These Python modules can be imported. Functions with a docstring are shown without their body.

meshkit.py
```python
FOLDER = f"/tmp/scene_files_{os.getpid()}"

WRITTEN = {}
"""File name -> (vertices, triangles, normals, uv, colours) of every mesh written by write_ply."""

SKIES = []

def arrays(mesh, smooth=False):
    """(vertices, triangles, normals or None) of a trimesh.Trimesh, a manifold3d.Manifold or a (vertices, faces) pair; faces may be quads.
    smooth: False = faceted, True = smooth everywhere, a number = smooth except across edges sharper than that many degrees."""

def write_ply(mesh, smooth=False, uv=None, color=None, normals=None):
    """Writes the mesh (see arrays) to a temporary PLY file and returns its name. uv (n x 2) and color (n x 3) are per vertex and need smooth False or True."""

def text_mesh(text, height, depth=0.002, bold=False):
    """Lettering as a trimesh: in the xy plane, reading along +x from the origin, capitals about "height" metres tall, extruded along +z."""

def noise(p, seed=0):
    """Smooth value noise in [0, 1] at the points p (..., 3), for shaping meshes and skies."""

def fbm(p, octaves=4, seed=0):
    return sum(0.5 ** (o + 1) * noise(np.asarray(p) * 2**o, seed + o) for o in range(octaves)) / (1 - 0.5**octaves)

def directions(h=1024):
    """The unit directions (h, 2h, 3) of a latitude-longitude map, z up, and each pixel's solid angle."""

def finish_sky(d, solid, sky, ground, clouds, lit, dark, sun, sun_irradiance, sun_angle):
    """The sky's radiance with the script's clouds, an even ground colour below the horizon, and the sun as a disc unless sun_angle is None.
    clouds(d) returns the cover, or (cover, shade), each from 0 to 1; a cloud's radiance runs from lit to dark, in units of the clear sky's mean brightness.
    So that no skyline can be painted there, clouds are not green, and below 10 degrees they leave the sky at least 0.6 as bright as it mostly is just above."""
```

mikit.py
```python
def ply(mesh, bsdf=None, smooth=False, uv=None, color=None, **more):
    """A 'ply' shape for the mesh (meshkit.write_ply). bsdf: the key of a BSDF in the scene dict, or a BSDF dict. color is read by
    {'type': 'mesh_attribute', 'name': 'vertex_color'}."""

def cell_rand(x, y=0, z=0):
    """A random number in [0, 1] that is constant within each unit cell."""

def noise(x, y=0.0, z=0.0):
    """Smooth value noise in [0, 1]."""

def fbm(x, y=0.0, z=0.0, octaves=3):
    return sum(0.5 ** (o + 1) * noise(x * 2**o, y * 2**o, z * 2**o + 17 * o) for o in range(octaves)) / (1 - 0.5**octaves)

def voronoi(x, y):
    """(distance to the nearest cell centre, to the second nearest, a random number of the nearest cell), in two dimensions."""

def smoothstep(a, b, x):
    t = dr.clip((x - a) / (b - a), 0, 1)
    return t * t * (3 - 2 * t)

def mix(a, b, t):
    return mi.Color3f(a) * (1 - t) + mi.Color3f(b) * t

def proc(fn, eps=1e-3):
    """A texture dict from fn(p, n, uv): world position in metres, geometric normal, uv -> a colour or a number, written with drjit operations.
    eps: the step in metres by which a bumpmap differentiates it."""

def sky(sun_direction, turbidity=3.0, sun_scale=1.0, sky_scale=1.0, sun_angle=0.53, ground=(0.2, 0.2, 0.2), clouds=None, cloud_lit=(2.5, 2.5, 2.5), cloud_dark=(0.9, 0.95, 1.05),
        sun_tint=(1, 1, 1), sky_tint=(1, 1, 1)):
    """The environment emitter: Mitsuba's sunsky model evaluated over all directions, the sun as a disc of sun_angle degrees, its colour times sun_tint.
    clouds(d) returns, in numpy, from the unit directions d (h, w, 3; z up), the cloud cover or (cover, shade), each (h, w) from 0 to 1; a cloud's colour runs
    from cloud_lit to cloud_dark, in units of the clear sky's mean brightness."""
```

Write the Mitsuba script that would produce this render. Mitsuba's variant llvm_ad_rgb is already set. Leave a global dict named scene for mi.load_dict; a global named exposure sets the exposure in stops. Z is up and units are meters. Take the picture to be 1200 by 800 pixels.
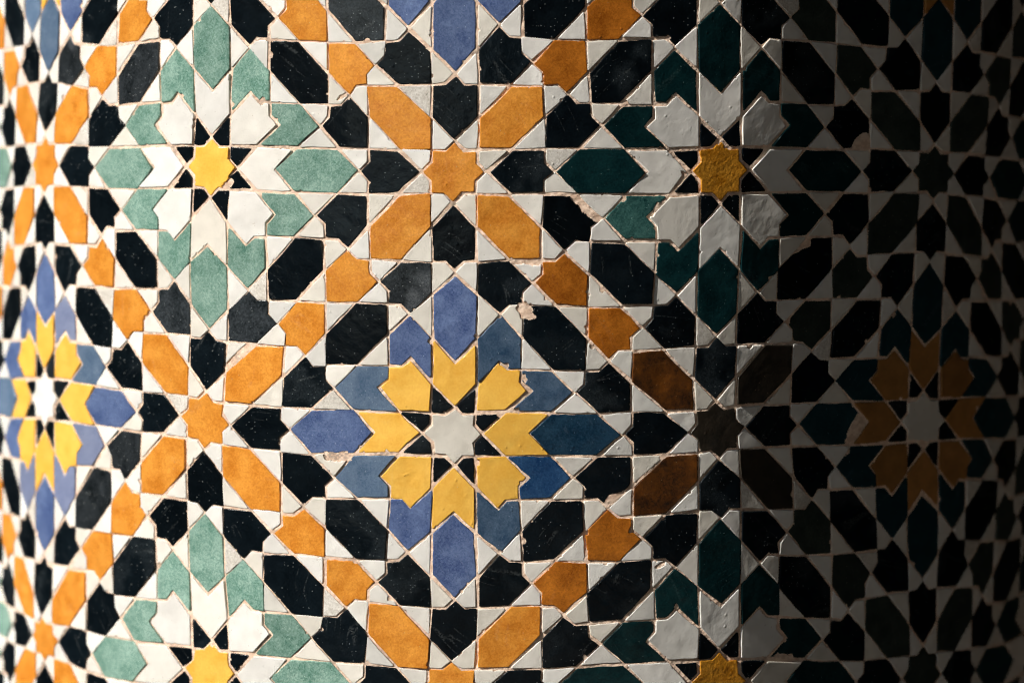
import math, random
import numpy as np, drjit as dr, mitsuba as mi, trimesh, mikit
from mikit import noise, fbm, voronoi, cell_rand, smoothstep, mix
from scipy.interpolate import RBFInterpolator
from shapely.geometry import Polygon, LineString
from shapely import segmentize, affinity

T = mi.ScalarTransform4f
scene, labels = {}, {}

# ------------------------------------------------------------------ units
A = 0.0125                      # half the width of one cut tile, metres
R2 = math.sqrt(2); H = 6 + 4 * R2; K = R2 - 1     # half the repeat of the pattern, in A
RAD = 16 * H / (2 * math.pi)    # eight repeats round the column
PHI0, SV, Z0 = -0.1036, 0.97658, 1.30

# ------------------------------------------------------------------ camera
D, HC, PITCH, YAW, ROLL, FPX = 134.1456, 12.179, 0.077807, -0.0052825, -0.0098285, 2832.62
def rot(i, j, t):
    m = np.eye(3); m[i, i] = m[j, j] = math.cos(t); m[i, j] = -math.sin(t); m[j, i] = math.sin(t); return m
M = rot(0, 2, ROLL) @ rot(1, 2, PITCH) @ rot(0, 1, YAW)      # world -> right, forward, up
eye = np.array([0, -D * A, Z0 + HC * A])
scene['camera'] = {'type': 'thinlens', 'fov': math.degrees(2 * math.atan(600 / FPX)), 'fov_axis': 'x',
                   'to_world': T().look_at(origin=eye.tolist(), target=(eye + M[1]).tolist(), up=M[2].tolist()),
                   'aperture_radius': 0.0105, 'focus_distance': (D - RAD) * A + 0.012, 'near_clip': 0.05, 'far_clip': 200.0}

# ------------------------------------------------------------------ daylight
SUN_AZ, SUN_EL = math.radians(63.6), math.radians(36)
sun = [-math.sin(SUN_AZ) * math.cos(SUN_EL), -math.cos(SUN_AZ) * math.cos(SUN_EL), math.sin(SUN_EL)]
scene['sky'] = mikit.sky(sun, turbidity=3, sun_tint=(.88, 1.04, 1.38), sky_scale=0.8, sky_tint=(1.12, 1, .84))
exposure = 2.25

# ------------------------------------------------------------------ the shaded gallery at whose open side the column stands: paved floor, ceiling, back wall
def slab(key, lo, hi, mat):
    b = trimesh.creation.box(extents=np.subtract(hi, lo)); b.apply_translation(np.add(lo, hi) / 2)
    scene[key] = mikit.ply(b, mat); labels[key] = {'kind': 'structure'}
scene['paving'] = {'type': 'principled', 'base_color': {'type': 'rgb', 'value': [.075, .056, .041]}, 'roughness': .8, 'specular': .3}
scene['limewash'] = {'type': 'principled', 'base_color': {'type': 'rgb', 'value': [.07, .055, .039]}, 'roughness': .9, 'specular': .2}
slab('gallery_floor', (-14, -12, -0.2), (7, 12, 0), 'paving')
slab('gallery_ceiling', (-1.5, -9, 3.3), (4.7, 9, 3.6), 'limewash')
slab('gallery_wall', (4.5, -9, 0), (4.7, 9, 3.3), 'limewash')
slab('gallery_end_wall', (-1.5, -9.2, 0), (4.7, -9, 3.3), 'limewash')

slab('courtyard_wall', (-9.3, -12, 0), (-9, 12, 6), 'limewash')

LAID = """0.00,1.41,0.059,-0.251 -1.41,0.00,0.032,-0.001 0.00,-1.41,0.042,-0.033 1.41,0.00,-0.196,0.014 -1.00,1.00,-0.010,-0.126 -1.00,-1.00,0.071,-0.042 1.00,1.00,-0.043,-0.083 1.00,-1.00,-0.026,-0.042 0.00,3.41,0.044,-0.304 -3.41,0.00,-0.252,-0.100 -7.41,0.00,-0.098,-0.096 -2.00,3.41,0.083,-0.123 -3.41,2.00,0.078,-0.015 2.00,3.41,-0.042,-0.124 -2.00,-3.41,0.127,-0.051 -3.41,-2.00,0.147,-0.033 2.00,-3.41,-0.055,-0.009 -5.41,2.00,0.002,-0.161 -5.41,-2.00,0.059,-0.218 -1.00,-2.41,0.108,-0.056 1.00,-2.41,0.005,-0.065 -2.41,-1.00,0.028,-0.037 -2.41,1.00,-0.003,-0.164 3.41,0.00,-0.108,0.042 7.41,0.00,0.000,-0.000 5.41,2.00,-0.160,-0.128 5.41,-2.00,-0.191,0.062 10.24,0.00,0.131,0.012 11.66,1.41,-0.100,0.066 11.66,-1.41,0.166,0.229 13.07,0.00,-0.054,0.235 0.00,15.90,-0.027,0.028 0.00,13.07,-0.033,-0.127 -2.00,17.90,-0.095,-0.015 2.00,17.90,-0.141,0.157 -5.83,17.49,0.064,-0.197 -3.83,15.48,-0.115,-0.068 -3.41,16.48,-0.194,-0.253 -4.83,15.07,0.090,-0.144 0.00,10.24,-0.105,0.005 0.00,7.41,0.012,-0.277 -2.00,5.41,0.013,-0.122 2.00,5.41,-0.012,-0.073 -3.41,6.83,0.079,-0.155 -4.83,8.24,0.023,-0.134 -5.83,5.83,-0.002,-0.110 -8.24,4.83,0.087,-0.175 -6.24,9.66,-0.094,-0.051 -11.66,15.07,0.198,0.060 -11.66,19.07,0.059,-0.040 -11.66,13.07,0.083,-0.029 -13.66,17.07,0.082,0.097 -9.66,17.07,0.102,0.010 -17.07,13.66,0.363,-0.101 -23.31,15.90,0.581,0.230 -23.31,13.07,0.218,0.052 -15.07,18.48,0.181,-0.001 -18.48,15.07,0.148,-0.161 -19.90,16.48,0.254,-0.179 -17.48,17.48,0.213,-0.196 -21.31,17.90,0.506,0.065 -25.31,17.90,0.947,0.055 -11.66,10.24,0.051,0.074 -11.66,8.24,-0.151,-0.131 -11.66,4.24,-0.056,0.007 -23.31,10.24,0.017,-0.006 -23.31,7.41,0.116,0.051 -23.31,3.41,0.119,0.360 -13.66,6.24,-0.022,0.227 -9.66,6.24,0.053,-0.110 -17.07,9.66,0.059,-0.039 -18.48,8.24,0.082,0.067 -15.07,4.83,-0.009,0.135 -17.48,5.83,-0.013,0.069 -21.31,5.41,-0.070,0.034 -25.31,5.41,0.302,-0.174 -23.31,1.41,0.009,0.150 -23.31,-1.41,-0.038,0.188 -24.73,0.00,0.088,0.119 -21.90,0.00,-0.104,0.283 -15.90,0.00,-0.121,0.150 -19.90,0.00,0.251,0.251 -13.07,0.00,-0.265,0.199 -11.66,1.41,-0.198,-0.038 -11.66,-1.41,-0.317,0.061 -10.24,0.00,-0.314,-0.072 -17.90,2.00,-0.236,0.089 -17.90,-2.00,-0.255,0.343 -23.31,-3.41,-0.046,-0.155 -23.31,-7.41,-0.106,-0.056 -11.66,-10.24,0.110,0.058 -11.66,-8.24,-0.127,0.192 -11.66,-4.24,-0.269,-0.025 -23.31,-10.24,-0.479,-0.482 -23.31,-13.07,-0.165,0.129 -24.73,-11.66,-0.016,-0.154 -21.90,-11.66,-0.149,-0.012 -13.66,-6.24,-0.141,0.138 -9.66,-6.24,-0.196,0.004 -17.07,-9.66,-0.078,-0.142 -19.07,-11.66,-0.185,-0.195 -15.07,-11.66,-0.267,-0.081 -17.48,-5.83,-0.247,-0.022 -18.48,-8.24,-0.145,0.013 0.00,-3.41,0.021,-0.174 0.00,-7.41,0.127,-0.078 -2.00,-5.41,0.006,0.012 2.00,-5.41,0.056,0.049 0.00,-10.24,-0.010,-0.046 -5.83,-5.83,0.004,-0.020 -3.41,-6.83,0.057,-0.030 -4.83,-8.24,0.059,0.114 -6.24,-9.66,-0.201,0.063 11.66,13.07,-0.023,0.175 11.66,15.07,-0.055,0.071 11.66,19.07,-0.152,0.109 9.66,17.07,-0.169,0.122 13.66,17.07,-0.138,0.207 6.24,13.66,0.058,0.040 5.83,17.49,-0.220,-0.053 3.41,16.48,-0.127,-0.061 4.83,15.07,-0.003,-0.021 8.24,13.66,-0.052,-0.012 11.66,10.24,0.028,0.050 11.66,8.24,0.035,0.059 11.66,4.24,-0.030,0.121 9.66,6.24,0.056,-0.025 13.66,6.24,-0.101,0.072 6.24,9.66,0.146,-0.022 5.83,5.83,0.014,-0.149 3.41,6.83,-0.029,-0.070 4.83,8.24,-0.091,-0.066 8.24,4.83,-0.041,-0.080 11.66,-10.24,0.316,0.337 11.66,-8.24,0.342,0.380 11.66,-4.24,0.273,0.354 9.66,-6.24,0.178,0.192 13.66,-6.24,0.229,0.164 6.24,-9.66,0.329,0.211 5.83,-5.83,0.077,0.068 3.41,-6.83,0.101,0.130 4.83,-8.24,0.055,0.083 23.31,15.90,0.173,0.077 21.31,17.90,0.130,0.007 25.31,17.90,0.236,0.002 23.31,13.07,0.156,0.008 17.07,13.66,-0.079,0.098 17.48,17.48,0.055,0.086 18.48,15.07,0.002,0.083 19.90,16.48,0.014,-0.051 28.14,15.07,0.059,-0.145 23.31,10.24,0.119,0.148 23.31,7.41,-0.008,0.171 21.31,5.41,0.000,0.025 25.31,5.41,-0.114,-0.212 17.07,9.66,0.013,0.168 17.48,5.83,0.105,0.095 18.48,8.24,0.023,0.101 19.90,6.83,0.026,0.110 26.73,6.83,-0.074,-0.133 28.14,8.24,-0.269,-0.201 23.31,1.41,-0.211,0.095 23.31,-1.41,-0.146,0.122 21.90,0.00,-0.207,0.038 24.73,0.00,-0.157,-0.040 19.90,0.00,-0.190,0.125 15.90,0.00,-0.054,0.188 26.73,0.00,-0.070,-0.042 17.90,2.00,-0.032,0.147 17.90,-2.00,0.065,0.153 28.73,2.00,-0.064,-0.161 28.73,-2.00,-0.210,-0.245 23.31,3.41,-0.194,0.192 23.31,-3.41,-0.175,0.012 23.31,-7.41,0.006,-0.168 21.31,-5.41,0.004,-0.025 25.31,-5.41,0.049,0.083 23.31,-10.24,0.141,-0.471 17.48,-5.83,0.367,-0.097 18.48,-8.24,0.369,-0.395 17.07,-9.66,0.360,-0.201 19.90,-6.83,0.206,-0.138 26.73,-6.83,-0.194,-0.324"""
def VIEW(th, y): return -1.17 < th < 1.27 and -14.6 - 2.2 * (1 - math.cos(th)) < y < 17.5 + 3.2

# ------------------------------------------------------------------ materials
def rgb(c): return {'type': 'rgb', 'value': list(c)}

def tile_rand(uv, k=0): return cell_rand(dr.floor(uv.x / 16 + 0.5), dr.floor(uv.y / 16 + 0.5), k)

def relief(p, n, uv):
    """the uneven hand-made glaze, in metres"""
    d, _, w = voronoi(uv.x * 1.6, uv.y * 1.6)
    pimple = dr.select(w > 0.86, smoothstep(0.13, 0.0, d), 0) * 0.00026 * smoothstep(0.2, 0.8, tile_rand(uv, 6))
    d2, _, w2 = voronoi(uv.x * 5.0 + 9, uv.y * 5.0)
    pit = dr.select(w2 > 0.86, smoothstep(0.22, 0.05, d2), 0) * 0.00005
    return fbm(uv.x * 0.75, uv.y * 0.75, 3) * 0.0007 + fbm(uv.x * 5, uv.y * 5, 7) * 0.00011 + noise(uv.x * 24, uv.y * 24) * 0.000025 + pimple - pit

def orange_peel(p, n, uv):
    return relief(p, n, uv) + fbm(uv.x * 9, uv.y * 9, 11) * 0.00021

def glaze(name, lo, hi, grain=0.35, speck=0.0, speck_c=(.5, .5, .48), dust=0.0, dust_c=(.12, .13, .14), spread=0.25, rough=0.22, spec=0.45, craze=0.0, skin=None):
    """lo / hi: the two tones the glaze wanders between; speck: pinholes where the body shows; dust: scuffed greyish patches"""
    def col(p, n, uv):
        t = fbm(uv.x * 1.7, uv.y * 1.7, 1)
        g = noise(uv.x * 17, uv.y * 17, 5) * 0.6 + noise(uv.x * 34, uv.y * 34, 8) * 0.4
        c = mix(lo, hi, dr.clip(0.5 + (t - 0.5) * 1.4 + (g - 0.5) * 2.3 * grain, -0.35, 1.35))
        c = c * (1 - spread * 0.5 + spread * tile_rand(uv, 1))
        if craze > 0:      # ivory to grey from piece to piece, and hairline crazing stained by dirt
            c = c * mix((1, 1, 1), (.96, .93, .87), smoothstep(0.3, 1.0, tile_rand(uv, 7))) * mix((1, 1, 1), (.93, .94, .945), smoothstep(0.6, 1.0, tile_rand(uv, 8)))
            d, e, _ = voronoi(uv.x * 2.6 + 0.5 * noise(uv.x * 6, uv.y * 6), uv.y * 2.6)
            c = mix(c, (.40, .33, .25), craze * smoothstep(0.055, 0.015, e - d) * smoothstep(0.45, 0.7, fbm(uv.x * 1.3, uv.y * 1.3, 30)))
        if dust > 0:
            m = smoothstep(0.48, 0.78, fbm(uv.x * 0.9 + 3, uv.y * 0.9, 21)) * smoothstep(0.45, 1.0, tile_rand(uv, 4))
            s = smoothstep(0.25, 0.75, noise(uv.x * 26, uv.y * 26, 3))
            c = mix(c, dust_c, dust * m * (0.35 + 0.65 * s))
        if speck > 0:
            d, _, w = voronoi(uv.x * 6.5, uv.y * 6.5)
            r = 0.05 + 0.14 * cell_rand(w * 9173)
            c = mix(c, speck_c, dr.select(w < speck * (0.25 + 1.5 * tile_rand(uv, 2)), smoothstep(r, r * 0.5, d), 0) * 0.75)
            # hairline scratches, each tile in its own direction
            a = tile_rand(uv, 3) * 3.1416
            x, y = uv.x * dr.cos(a) - uv.y * dr.sin(a), uv.x * dr.sin(a) + uv.y * dr.cos(a)
            d, _, w = voronoi(x * 7 + noise(y * 0.8) * 2.0, y * 0.45)
            ln = smoothstep(0.05, 0.01, dr.abs(noise(x * 3.5 + 0.7 * noise(y * 1.1, 3), y * 0.25, 40) - 0.5)) * smoothstep(0.58, 0.72, noise(x * 1.3, y * 1.1, 50))
            c = mix(c, speck_c, ln * 0.09 * smoothstep(0.3, 0.7, noise(x * 20, y * 20, 2)))
        return c
    scene[name] = {'type': 'bumpmap', 'arbitrary': mikit.proc(skin or relief, eps=1.5e-4), 'scale': 1.0,
                   'bsdf': {'type': 'principled', 'base_color': mikit.proc(col), 'roughness': rough, 'specular': spec}}

glaze('white_glaze', (.70, .68, .635), (.81, .79, .745), 0.15, 0.035, (.42, .33, .24), spread=0.18, craze=0.10, rough=0.26)
glaze('black_glaze', (.0015, .0032, .0048), (.0035, .0065, .009), 0.5, 0.10, (.30, .33, .33), dust=0.55, dust_c=(.034, .044, .050), spread=0.6, rough=0.20, spec=0.3)
glaze('charcoal_glaze', (.009, .012, .014), (.030, .036, .041), 0.7, 0.14, (.34, .36, .36), dust=0.8, dust_c=(.10, .11, .12), spread=0.5)
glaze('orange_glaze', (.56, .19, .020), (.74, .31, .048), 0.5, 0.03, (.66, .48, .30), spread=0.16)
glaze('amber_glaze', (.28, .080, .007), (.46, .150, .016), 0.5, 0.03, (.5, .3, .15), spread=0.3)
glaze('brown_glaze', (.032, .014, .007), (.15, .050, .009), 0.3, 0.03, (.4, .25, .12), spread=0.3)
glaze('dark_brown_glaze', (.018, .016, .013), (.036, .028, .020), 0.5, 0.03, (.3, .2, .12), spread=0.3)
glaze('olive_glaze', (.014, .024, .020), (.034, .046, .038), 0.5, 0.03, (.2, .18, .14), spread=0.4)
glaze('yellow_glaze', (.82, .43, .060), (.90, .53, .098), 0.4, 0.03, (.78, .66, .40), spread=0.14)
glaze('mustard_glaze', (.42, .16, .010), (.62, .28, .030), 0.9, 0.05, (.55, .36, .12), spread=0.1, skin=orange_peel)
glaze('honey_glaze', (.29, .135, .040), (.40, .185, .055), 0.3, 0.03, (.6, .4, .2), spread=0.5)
glaze('blue_glaze', (.056, .090, .215), (.120, .172, .325), 0.6, 0.08, (.42, .47, .56), spread=0.3)
glaze('lilac_glaze', (.150, .180, .30), (.215, .250, .37), 0.4, 0.06, (.42, .47, .56), spread=0.2)
glaze('worn_white_glaze', (.54, .50, .44), (.72, .69, .63), 0.8, 0.9, (.42, .34, .26), spread=0.1)
glaze('grey_blue_glaze', (.070, .120, .20), (.140, .200, .29), 0.5, 0.08, (.42, .46, .52), spread=0.3)
glaze('royal_blue_glaze', (.010, .045, .13), (.030, .085, .19), 0.7, 0.06, (.3, .38, .5), spread=0.2)
glaze('slate_blue_glaze', (.032, .066, .12), (.075, .120, .185), 0.5, 0.06, (.35, .40, .46), spread=0.2)
glaze('deep_blue_glaze', (.006, .027, .055), (.016, .048, .085), 0.7, 0.06, (.2, .25, .3), spread=0.2)
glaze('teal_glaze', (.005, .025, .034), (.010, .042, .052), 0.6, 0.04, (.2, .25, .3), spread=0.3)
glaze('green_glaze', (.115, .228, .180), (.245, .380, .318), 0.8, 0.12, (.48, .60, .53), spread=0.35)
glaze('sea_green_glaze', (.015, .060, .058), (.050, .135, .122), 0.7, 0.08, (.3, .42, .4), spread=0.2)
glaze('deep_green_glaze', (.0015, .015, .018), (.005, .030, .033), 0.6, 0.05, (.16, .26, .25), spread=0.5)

def mortar_col(p, n, uv):
    g = fbm(p.x * 420, p.y * 420, p.z * 420)
    c = mix((.68, .48, .35), (.88, .68, .53), smoothstep(0.3, 0.7, g)) * (0.8 + 0.4 * fbm(p.x * 40, p.y * 40, p.z * 40))
    grime = smoothstep(0.50, 0.72, fbm(p.x * 75, p.y * 75, p.z * 75)) * smoothstep(0.3, 0.6, noise(p.x * 900, p.y * 900, p.z * 900))
    return mix(c, (.26, .21, .17), grime * 0.6)
def mortar_bump(p, n, uv):
    return fbm(p.x * 500, p.y * 500, p.z * 500) * 0.0008 + fbm(p.x * 90, p.y * 90, p.z * 90) * 0.001
scene['mortar_mat'] = {'type': 'bumpmap', 'arbitrary': mikit.proc(mortar_bump, eps=2e-4), 'scale': 1.0,
                       'bsdf': {'type': 'principled', 'base_color': mikit.proc(mortar_col), 'roughness': 0.95, 'specular': 0.2}}

# ------------------------------------------------------------------ how the tiles were laid (offsets of the hand-set work from the drawn pattern)
laid = np.array([[float(x) for x in l.split(',')] for l in LAID.split()])
_rbf = RBFInterpolator(laid[:, :2], laid[:, 2:], smoothing=0.5)
def lay(q):
    """pattern point(s) -> place on the unrolled column, in A"""
    q = np.atleast_2d(q)
    lo, hi = np.array([-29., -16.]), np.array([31., 20.])
    c = np.clip(q, lo, hi)
    out = np.linalg.norm(q - c, axis=1)
    f = np.clip(1 - out / 8, 0, 1)[:, None]
    return q * [1, SV] + _rbf(c) * f

def sag(u, v):
    """the column is a little out of round: past the right-hand green rosettes its face falls back a few millimetres, then recovers"""
    return np.interp(u - np.clip((v - 3) * 0.03, 0, 0.4) - 0.35 * np.sin(v * 0.9) - 0.25 * np.sin(v * 2.3 + 1), [11.5, 12.4, 13.4, 16.4, 18.0, 27.0], [0, -0.02, -0.085, -0.32, -0.36, 0])

def frame(u):
    t = u / RAD + PHI0
    return np.array([math.sin(t), -math.cos(t), 0]), np.array([math.cos(t), math.sin(t), 0])

# ------------------------------------------------------------------ the cut pieces of the pattern
STAR = []
for i in range(8):
    a = i * math.pi / 4
    STAR += [(R2 * math.cos(a), R2 * math.sin(a)), (math.hypot(1, K) * math.cos(a + math.pi / 8), math.hypot(1, K) * math.sin(a + math.pi / 8))]
CUT = [(0, 0), (1, 1), (1, 1 + R2), (K, 1 + R2), (0, 2 * R2), (-K, 1 + R2), (-1, 1 + R2), (-1, 1)]
HEXA = [(0, 0), (1, 1), (1, 3), (0, 4), (-1, 3), (-1, 1)]
ARROW = [(0, 0), (1, 1), (1, 3), (0, 2), (-1, 3), (-1, 1)]
CHEV = [(-2, 4 + R2), (-3, 3 + R2), (-3, 3), (-1 - R2, 3), (-2, 2 + R2), (-1, 1 + R2), (-1, 3 + R2)]
KITE = [(0, R2), (-K, 1), (-1, 1), (-1, 1 + R2)]
def rt(pts, ang, dx=0.0, dy=0.0):
    c, s = math.cos(ang), math.sin(ang)
    return [(c * x - s * y + dx, s * x + c * y + dy) for x, y in pts]
def tr(pts, dx, dy): return [(x + dx, y + dy) for x, y in pts]
Q = math.pi / 2
def rosette():
    out = [('rosette_star', STAR)]
    for i in range(4):
        a = i * Q
        out += [('arrow', rt(tr(ARROW, 0, R2), a)), ('arrow', rt(rt(CUT, Q / 2, -1, 1), a)), ('petal', rt(tr(HEXA, 0, 2 + R2), a)),
                ('chevron', rt(CHEV, a)), ('chevron', rt([(-y, -x) for x, y in CHEV], a)), ('black_kite', rt(KITE, a)), ('black_kite', rt([(-x, y) for x, y in KITE], a)),
                ('black_hexagon', rt(rt(HEXA, 1.5 * Q, -3, 3 + 2 * R2), a)),
                ('black_shield', rt(rt(CUT, 1.5 * Q, -1, 5 + 2 * R2), a)), ('black_shield', rt(rt([(-x, y) for x, y in CUT], -1.5 * Q, 1, 5 + 2 * R2), a)),
                ('orange_shield', rt(rt(CUT, -Q / 2, -H / 2, H / 2), a)), ('orange_shield', rt(rt(CUT, 1.5 * Q, -H / 2, H / 2), a))]
    return out
def crossing():
    out = [('orange_star', STAR)]
    for i in range(4):
        out += [('black_shield', rt(tr(CUT, 0, R2), i * Q)), ('orange_hexagon', rt(rt(HEXA, Q / 2, -1, 1), i * Q))]
    return out
def whites():
    """the white fillers of one repeat: what the coloured pieces leave, cut where the masons cut it"""
    from shapely.ops import unary_union
    from shapely.geometry import box
    polys = [Polygon(tr(p, i * H, j * H)) for i in range(-1, 4) for j in range(-1, 4) for _, p in (rosette() if (i + j) % 2 == 0 else crossing())]
    rest = box(-3, -3, 2 * H + 3, 2 * H + 3).difference(unary_union([p.buffer(1e-4, join_style=2) for p in polys]))
    out = []
    for g in rest.geoms:
        if g.area < 0.01 or not (0 <= g.centroid.x < 2 * H and 0 <= g.centroid.y < 2 * H): continue
        pts = list(g.simplify(0.02).exterior.coords)[:-1]
        out.append(('white_kite' if g.area < 0.9 else 'white_triangle', pts))
    return out

# ------------------------------------------------------------------ which glaze a piece has
rng = random.Random(7)
def glaze_of(kind, x, y, ci, cj):
    """(name of the piece, material); ci, cj: which rosette or crossing it belongs to"""
    blue = ci is not None and ci % 2 == 0
    th = (x / RAD + PHI0)
    if kind.startswith('white'): return kind, 'worn_white_glaze' if rng.random() < 0.05 else 'white_glaze'
    if kind.startswith('black'): return kind, 'charcoal_glaze' if any(abs(x - a) < 0.9 and abs(y * SV - b) < 0.9 for a, b in CHARCOAL) else 'black_glaze'
    if kind == 'rosette_star':
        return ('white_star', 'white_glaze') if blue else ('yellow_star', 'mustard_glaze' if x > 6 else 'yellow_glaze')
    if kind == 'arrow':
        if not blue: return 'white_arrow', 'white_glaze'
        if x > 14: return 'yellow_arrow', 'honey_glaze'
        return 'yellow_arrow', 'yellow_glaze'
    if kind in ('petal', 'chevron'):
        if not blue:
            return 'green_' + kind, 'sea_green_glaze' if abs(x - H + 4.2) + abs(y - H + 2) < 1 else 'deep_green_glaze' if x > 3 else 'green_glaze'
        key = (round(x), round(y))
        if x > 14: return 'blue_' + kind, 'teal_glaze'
        if ci == 0 and cj == 0:
            return 'blue_' + kind, BLUES.get(key, 'blue_glaze')
        if ci == -2 and cj == 0:
            return 'blue_' + kind, BLUES_LEFT.get((round(x + 2 * H), round(y)), 'blue_glaze')
        return 'blue_' + kind, rng.choice(['blue_glaze', 'lilac_glaze', 'grey_blue_glaze', 'blue_glaze'])
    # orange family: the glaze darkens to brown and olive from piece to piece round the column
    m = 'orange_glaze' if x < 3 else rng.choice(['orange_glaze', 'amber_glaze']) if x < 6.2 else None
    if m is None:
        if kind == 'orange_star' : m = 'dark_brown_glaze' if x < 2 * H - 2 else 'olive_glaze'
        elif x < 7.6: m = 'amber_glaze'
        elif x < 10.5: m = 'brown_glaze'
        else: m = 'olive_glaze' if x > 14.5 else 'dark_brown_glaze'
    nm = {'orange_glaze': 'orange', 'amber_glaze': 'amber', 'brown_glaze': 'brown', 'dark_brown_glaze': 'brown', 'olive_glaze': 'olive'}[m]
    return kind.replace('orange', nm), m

CHARCOAL = [(-15.7, 15.6), (-20.7, 16.0), (-25.4, 18.1), (-13.7, 4.8), (-9.6, 4.8), (-16.7, -1.6), (-19.0, -4.2), (-2.0, 6.4), (-4.7, 18.1)]      # pieces whose black has weathered grey
BLUES_LEFT = {(2, 4): 'lilac_glaze', (4, 2): 'grey_blue_glaze', (4, -2): 'lilac_glaze', (2, -4): 'lilac_glaze', (-2, -4): 'lilac_glaze', (-5, 0): 'grey_blue_glaze'}
BLUES = {(2, 4): 'slate_blue_glaze', (-4, 2): 'grey_blue_glaze', (4, 2): 'slate_blue_glaze', (-4, -2): 'grey_blue_glaze', (4, -2): 'royal_blue_glaze',
         (2, -4): 'slate_blue_glaze', (5, 0): 'deep_blue_glaze', (-2, -4): 'blue_glaze'}

# ------------------------------------------------------------------ one piece as a mesh
# places where a corner or an edge has broken away and the bed shows: from, to, half width, on the unrolled column in A
CHIPS = [(2.99, 5.48, 3.14, 5.3, 0.27), (3.25, 5.15, 3.44, 5.16, 0.13), (-5.72, -1.2, -4.8, -1.2, 0.2), (5.12, 10.3, 6.13, 9.35, 0.15), (2.49, 7.51, 3.67, 7.45, 0.13), (-10.54, 10.81, -10.82, 10.55, 0.16), (-9.01, 14.25, -8.88, 14.4, 0.1), (-4.8, 15.11, -4.76, 15.03, 0.1), (6.62, -3.04, 6.85, -2.67, 0.035), (6.85, -2.67, 7.37, -2.56, 0.035), (2.06, 1.84, 2.1, 1.76, 0.08), (-7.01, 6.14, -7.47, 5.79, 0.07), (-3.09, 13.24, -2.97, 13.13, 0.08), (3.02, 2.55, 3.13, 2.33, 0.09), (9.92, 11.37, 10.04, 11.22, 0.08), (14.12, 13.64, 14.21, 13.49, 0.08), (8.83, 10.07, 8.57, 9.55, 0.07), (-5.23, 14.44, -4.92, 14.63, 0.08), (2.58, 5.96, 2.73, 6.04, 0.13), (-10.9, 2.5, -9.64, 3.63, 0.05), (8.22, -8.65, 7.73, -9.17, 0.07), (9.03, -5.87, 9.33, -5.72, 0.1), (-6.45, 8.07, -7.02, 7.53, 0.05)]
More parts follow.
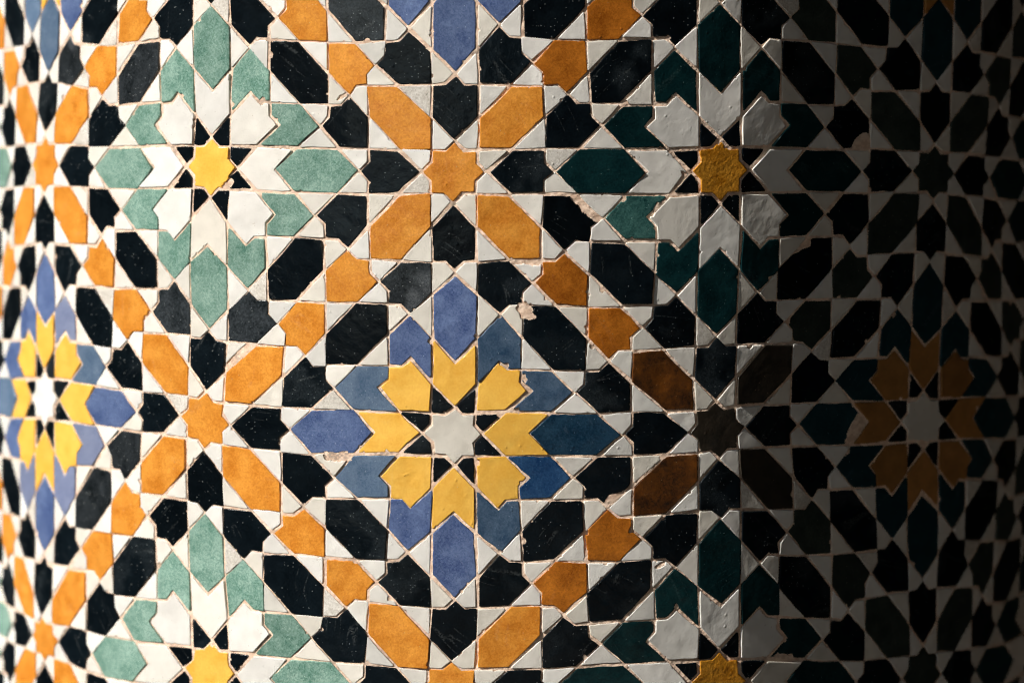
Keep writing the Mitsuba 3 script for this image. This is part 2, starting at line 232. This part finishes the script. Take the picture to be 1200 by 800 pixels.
def walk_noise(n, step, amp, rs):
    """a closed smooth random walk of n values"""
    m = max(4, int(n * step)); k = rs.normal(0, amp, m); t = np.arange(n) / n * m
    i = t.astype(int) % m; f = t - np.floor(t); f = f * f * (3 - 2 * f)
    return k[i] * (1 - f) + k[(i + 1) % m] * f

def outline(pts, rs, near=True, pale=False):
    P_ = lay(np.array(pts))
    if not near: return Polygon(P_).buffer(-0.05, join_style=2)
    P_ = P_ + rs.normal(0, 0.018, P_.shape) + rs.normal(0, 0.014, 2)
    g = Polygon(P_).buffer(-(rs.uniform(0.010, 0.050) if pale else rs.uniform(0.030, 0.085)), join_style=2, mitre_limit=6)
    g = segmentize(g, 0.11)
    c = np.array(g.exterior.coords)[:-1]
    if not g.exterior.is_ccw: c = c[::-1]
    d = np.roll(c, -1, 0) - np.roll(c, 1, 0); nn = np.stack([d[:, 1], -d[:, 0]], 1) / (np.linalg.norm(d, axis=1, keepdims=True) + 1e-9)
    c = c + nn * (walk_noise(len(c), 0.10, 0.014, rs) + walk_noise(len(c), 0.6, 0.009, rs))[:, None]
    g = Polygon(c).buffer(0)
    g = max(getattr(g, 'geoms', [g]), key=lambda s: s.area)
    g = g.buffer(-0.045).buffer(0.045, quad_segs=3)
    # nibbled edges
    ext = np.array(g.exterior.coords) if g.geom_type == 'Polygon' else c
    for _ in range(rs.poisson(len(ext) * 0.009)):
        e = ext[rs.integers(len(ext))]; r = rs.uniform(0.03, 0.09) * (2.2 if rs.random() < 0.15 else 1)
        b = Polygon([(e[0] + r * rs.uniform(.5, 1.2) * math.cos(k), e[1] + r * rs.uniform(.5, 1.2) * math.sin(k)) for k in np.arange(7) * 2 * math.pi / 7])
        g = g.difference(b)
    for x, y, x1, y1, r in CHIPS:
        if abs(x - c[:, 0].mean()) < 4 and abs(y - c[:, 1].mean()) < 4:
            b = np.array(segmentize(LineString([(x, y), (x1, y1 + 1e-3)]).buffer(r, quad_segs=4), 0.07).exterior.coords)[:-1]
            rr = np.random.default_rng(int(abs(x * 100) + abs(y * 7)))
            b = b + rr.normal(0, 1, b.shape) * min(0.025, r * 0.2) + (walk_noise(len(b), 0.3, r * 0.16, rr))[:, None] * (b - b.mean(0)) / (np.linalg.norm(b - b.mean(0), axis=1, keepdims=True) + 1e-6)
            g = g.difference(Polygon(b).buffer(0))
    g = max(getattr(g, 'geoms', [g]), key=lambda s: s.area)
    return g.simplify(0.008)

class Mesh:
    def __init__(self): self.v, self.f, self.uv, self.n = [], [], [], 0
    def add(self, v, f, uv): self.v.append(v); self.f.append(np.asarray(f) + self.n); self.uv.append(uv); self.n += len(v)
    def ply(self, mat): return mikit.ply((np.vstack(self.v), np.vstack(self.f)), mat, smooth=True, uv=np.vstack(self.uv))

def tri(poly):
    return trimesh.creation.triangulate_polygon(poly, engine='earcut')
def biggest(g): return max(getattr(g, 'geoms', [g]), key=lambda s: s.area)

serial = 0
def piece(pts, mesh, near=True, pale=False):
    global serial
    serial += 1
    rs = np.random.default_rng(1000 + serial)
    g = outline(pts, rs, near, pale)
    cx, cy = g.centroid.x, g.centroid.y
    nrm, tan = frame(cx)
    ta, tb = (rs.normal(0, 0.013), rs.normal(0, 0.009)) if near else (0, 0)
    ta0 = ta; dr0 = float(sag(cx, cy)); ta += float(sag(cx + 0.5, cy) - sag(cx - 0.5, cy))
    lift = rs.normal(0, 0.014) if near else 0
    uv0 = np.array([(serial % 96) * 16.0, (serial // 96) * 16.0])
    rings = [(g, -0.018)]
    if near:
        i1 = biggest(g.buffer(-0.018, join_style=1, quad_segs=2)); rings.append((i1, -0.003))
        i2 = biggest(i1.buffer(-0.030, join_style=1, quad_segs=2)); rings.append((i2, 0.0))
    else:
        rings.append((biggest(g.buffer(-0.05, join_style=2)), 0.0))
    index, V, F = {}, [], []
    def vid(x, y, z):
        k = (round(x, 5), round(y, 5), round(z, 4))
        if k not in index: index[k] = len(V); V.append((x, y, z))
        return index[k]
    zof = {}
    for r, z in rings:
        for x, y in r.exterior.coords: zof[(round(x, 6), round(y, 6))] = z
    zget = lambda x, y, dflt: zof.get((round(x, 6), round(y, 6)), dflt)
    for n in range(len(rings)):
        r, z = rings[n]
        pol = Polygon(r.exterior.coords, [rings[n + 1][0].exterior.coords]) if n + 1 < len(rings) else Polygon(r.exterior.coords)
        tv, tf = tri(pol)
        ids = [vid(x, y, zget(x, y, z)) for x, y in tv]
        for a, b, c in tf:
            pa, pb, pc = tv[a], tv[b], tv[c]
            if (pb[0] - pa[0]) * (pc[1] - pa[1]) - (pb[1] - pa[1]) * (pc[0] - pa[0]) < 0: b, c = c, b
            F.append((ids[a], ids[b], ids[c]))
    ext = np.array(g.exterior.coords)[:-1]
    if not g.exterior.is_ccw: ext = ext[::-1]
    top = [vid(x, y, zget(x, y, -0.018)) for x, y in ext]; bot = [vid(x, y, -0.5) for x, y in ext]
    m = len(ext)
    for i in range(m):
        j = (i + 1) % m
        F += [(top[i], bot[i], bot[j]), (top[i], bot[j], top[j])]
    V = np.array(V); L = V[:, :2] - [cx, cy]
    h = V[:, 2] + np.where(V[:, 2] > -0.4, ta * L[:, 0] + tb * L[:, 1], 0) + lift
    up = V[:, 2] > -0.4        # no edge lies under the bed
    h = h + max(0, -0.028 - (h[up] - (ta - ta0) * L[up, 0] + L[up, 0] ** 2 / (2 * RAD)).min()) + dr0
    P3 = (RAD + h)[:, None] * nrm + L[:, :1] * tan + np.stack([0 * h, 0 * h, cy + L[:, 1]], 1)
    mesh.add(P3 * A + [0, 0, Z0], F, L + uv0)

# ------------------------------------------------------------------ the column
COL = 'tiled_column'
labels[COL] = {'label': 'round column covered in hand-cut glazed mosaic tiles in stars and rosettes', 'category': 'column', 'kind': 'thing'}

Y_LO, Y_HI = -2.5 * H, 3 * H
pieces, seen = [], set()
def put(kind, pts, ci, cj):
    P_ = np.array(pts); x, y = Polygon(pts).centroid.coords[0]
    if not (Y_LO < y < Y_HI) or not (-8 * H <= x + 1e-6 < 8 * H): return
    k = (round(x, 1), round(y, 1), kind[:3])
    if k in seen: return
    seen.add(k); pieces.append((kind, pts, x, y, ci, cj))
W = whites()
for i in range(-9, 10):
    for j in range(-4, 5):
        for kind, p in (rosette() if (i + j) % 2 == 0 else crossing()):
            put(kind, tr(p, i * H, j * H), i, j)
for i in range(-5, 5):
    for j in range(-3, 3):
        for kind, p in W: put(kind, tr(p, 2 * i * H, 2 * j * H), None, None)

# the pieces on the side one stands before, each its own part; those round the back and above and below as the rest
count, rest = {}, {}
LOOKS_LABEL = {'mustard_glaze': 'rough grained ochre star tile at the edge of the shade', 'charcoal_glaze': 'black tile weathered to dusty grey', 'worn_white_glaze': 'worn pitted white tile'}
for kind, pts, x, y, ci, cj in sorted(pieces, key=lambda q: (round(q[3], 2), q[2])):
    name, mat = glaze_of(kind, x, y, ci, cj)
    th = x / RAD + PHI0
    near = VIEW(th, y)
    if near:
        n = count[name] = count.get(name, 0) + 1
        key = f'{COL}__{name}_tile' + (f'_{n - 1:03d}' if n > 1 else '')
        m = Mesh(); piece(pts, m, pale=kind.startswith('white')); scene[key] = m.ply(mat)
        if mat in LOOKS_LABEL: labels[key] = {'label': LOOKS_LABEL[mat]}
    else:
        piece(pts, rest.setdefault((name.split('_')[0], mat), Mesh()), abs(th) < 1.5 and -16 < y < 24, kind.startswith('white'))
for (name, mat), m in rest.items():
    key = f'{COL}__{name}_tile_field'
    while key in scene: key += '_001'
    scene[key] = m.ply(mat)
    labels[key] = {'kind': 'stuff'}

# the bed of mortar the tiles are set in
nz, nt = 420, 1080
zz = np.linspace(Y_LO * SV - 1.0, Y_HI * SV + 1.0, nz); tt = np.linspace(0, 2 * math.pi, nt, endpoint=False)
import meshkit
g = np.stack(np.meshgrid(zz, tt, indexing='ij'), -1)
q = np.stack([np.sin(g[..., 1]) * RAD, -np.cos(g[..., 1]) * RAD, g[..., 0]], -1)
uu = ((g[..., 1] - PHI0 + math.pi) % (2 * math.pi) - math.pi) * RAD
dep = RAD + sag(uu, g[..., 0]) - np.maximum(0.033, 0.045 - 0.12 * (meshkit.fbm(q * 1.1, 3, 5) - 0.5))
V = np.stack([np.sin(g[..., 1]) * dep * A, -np.cos(g[..., 1]) * dep * A, g[..., 0] * A + Z0], -1).reshape(-1, 3)
F = []
ii, jj = np.meshgrid(np.arange(nz - 1), np.arange(nt), indexing='ij'); j2 = (jj + 1) % nt
a, b, c, d = ii * nt + jj, ii * nt + j2, (ii + 1) * nt + j2, (ii + 1) * nt + jj
F = np.vstack([np.stack([a, b, c], -1).reshape(-1, 3), np.stack([a, c, d], -1).reshape(-1, 3)])
scene[COL + '__mortar'] = mikit.ply((V, F), 'mortar_mat', smooth=True)
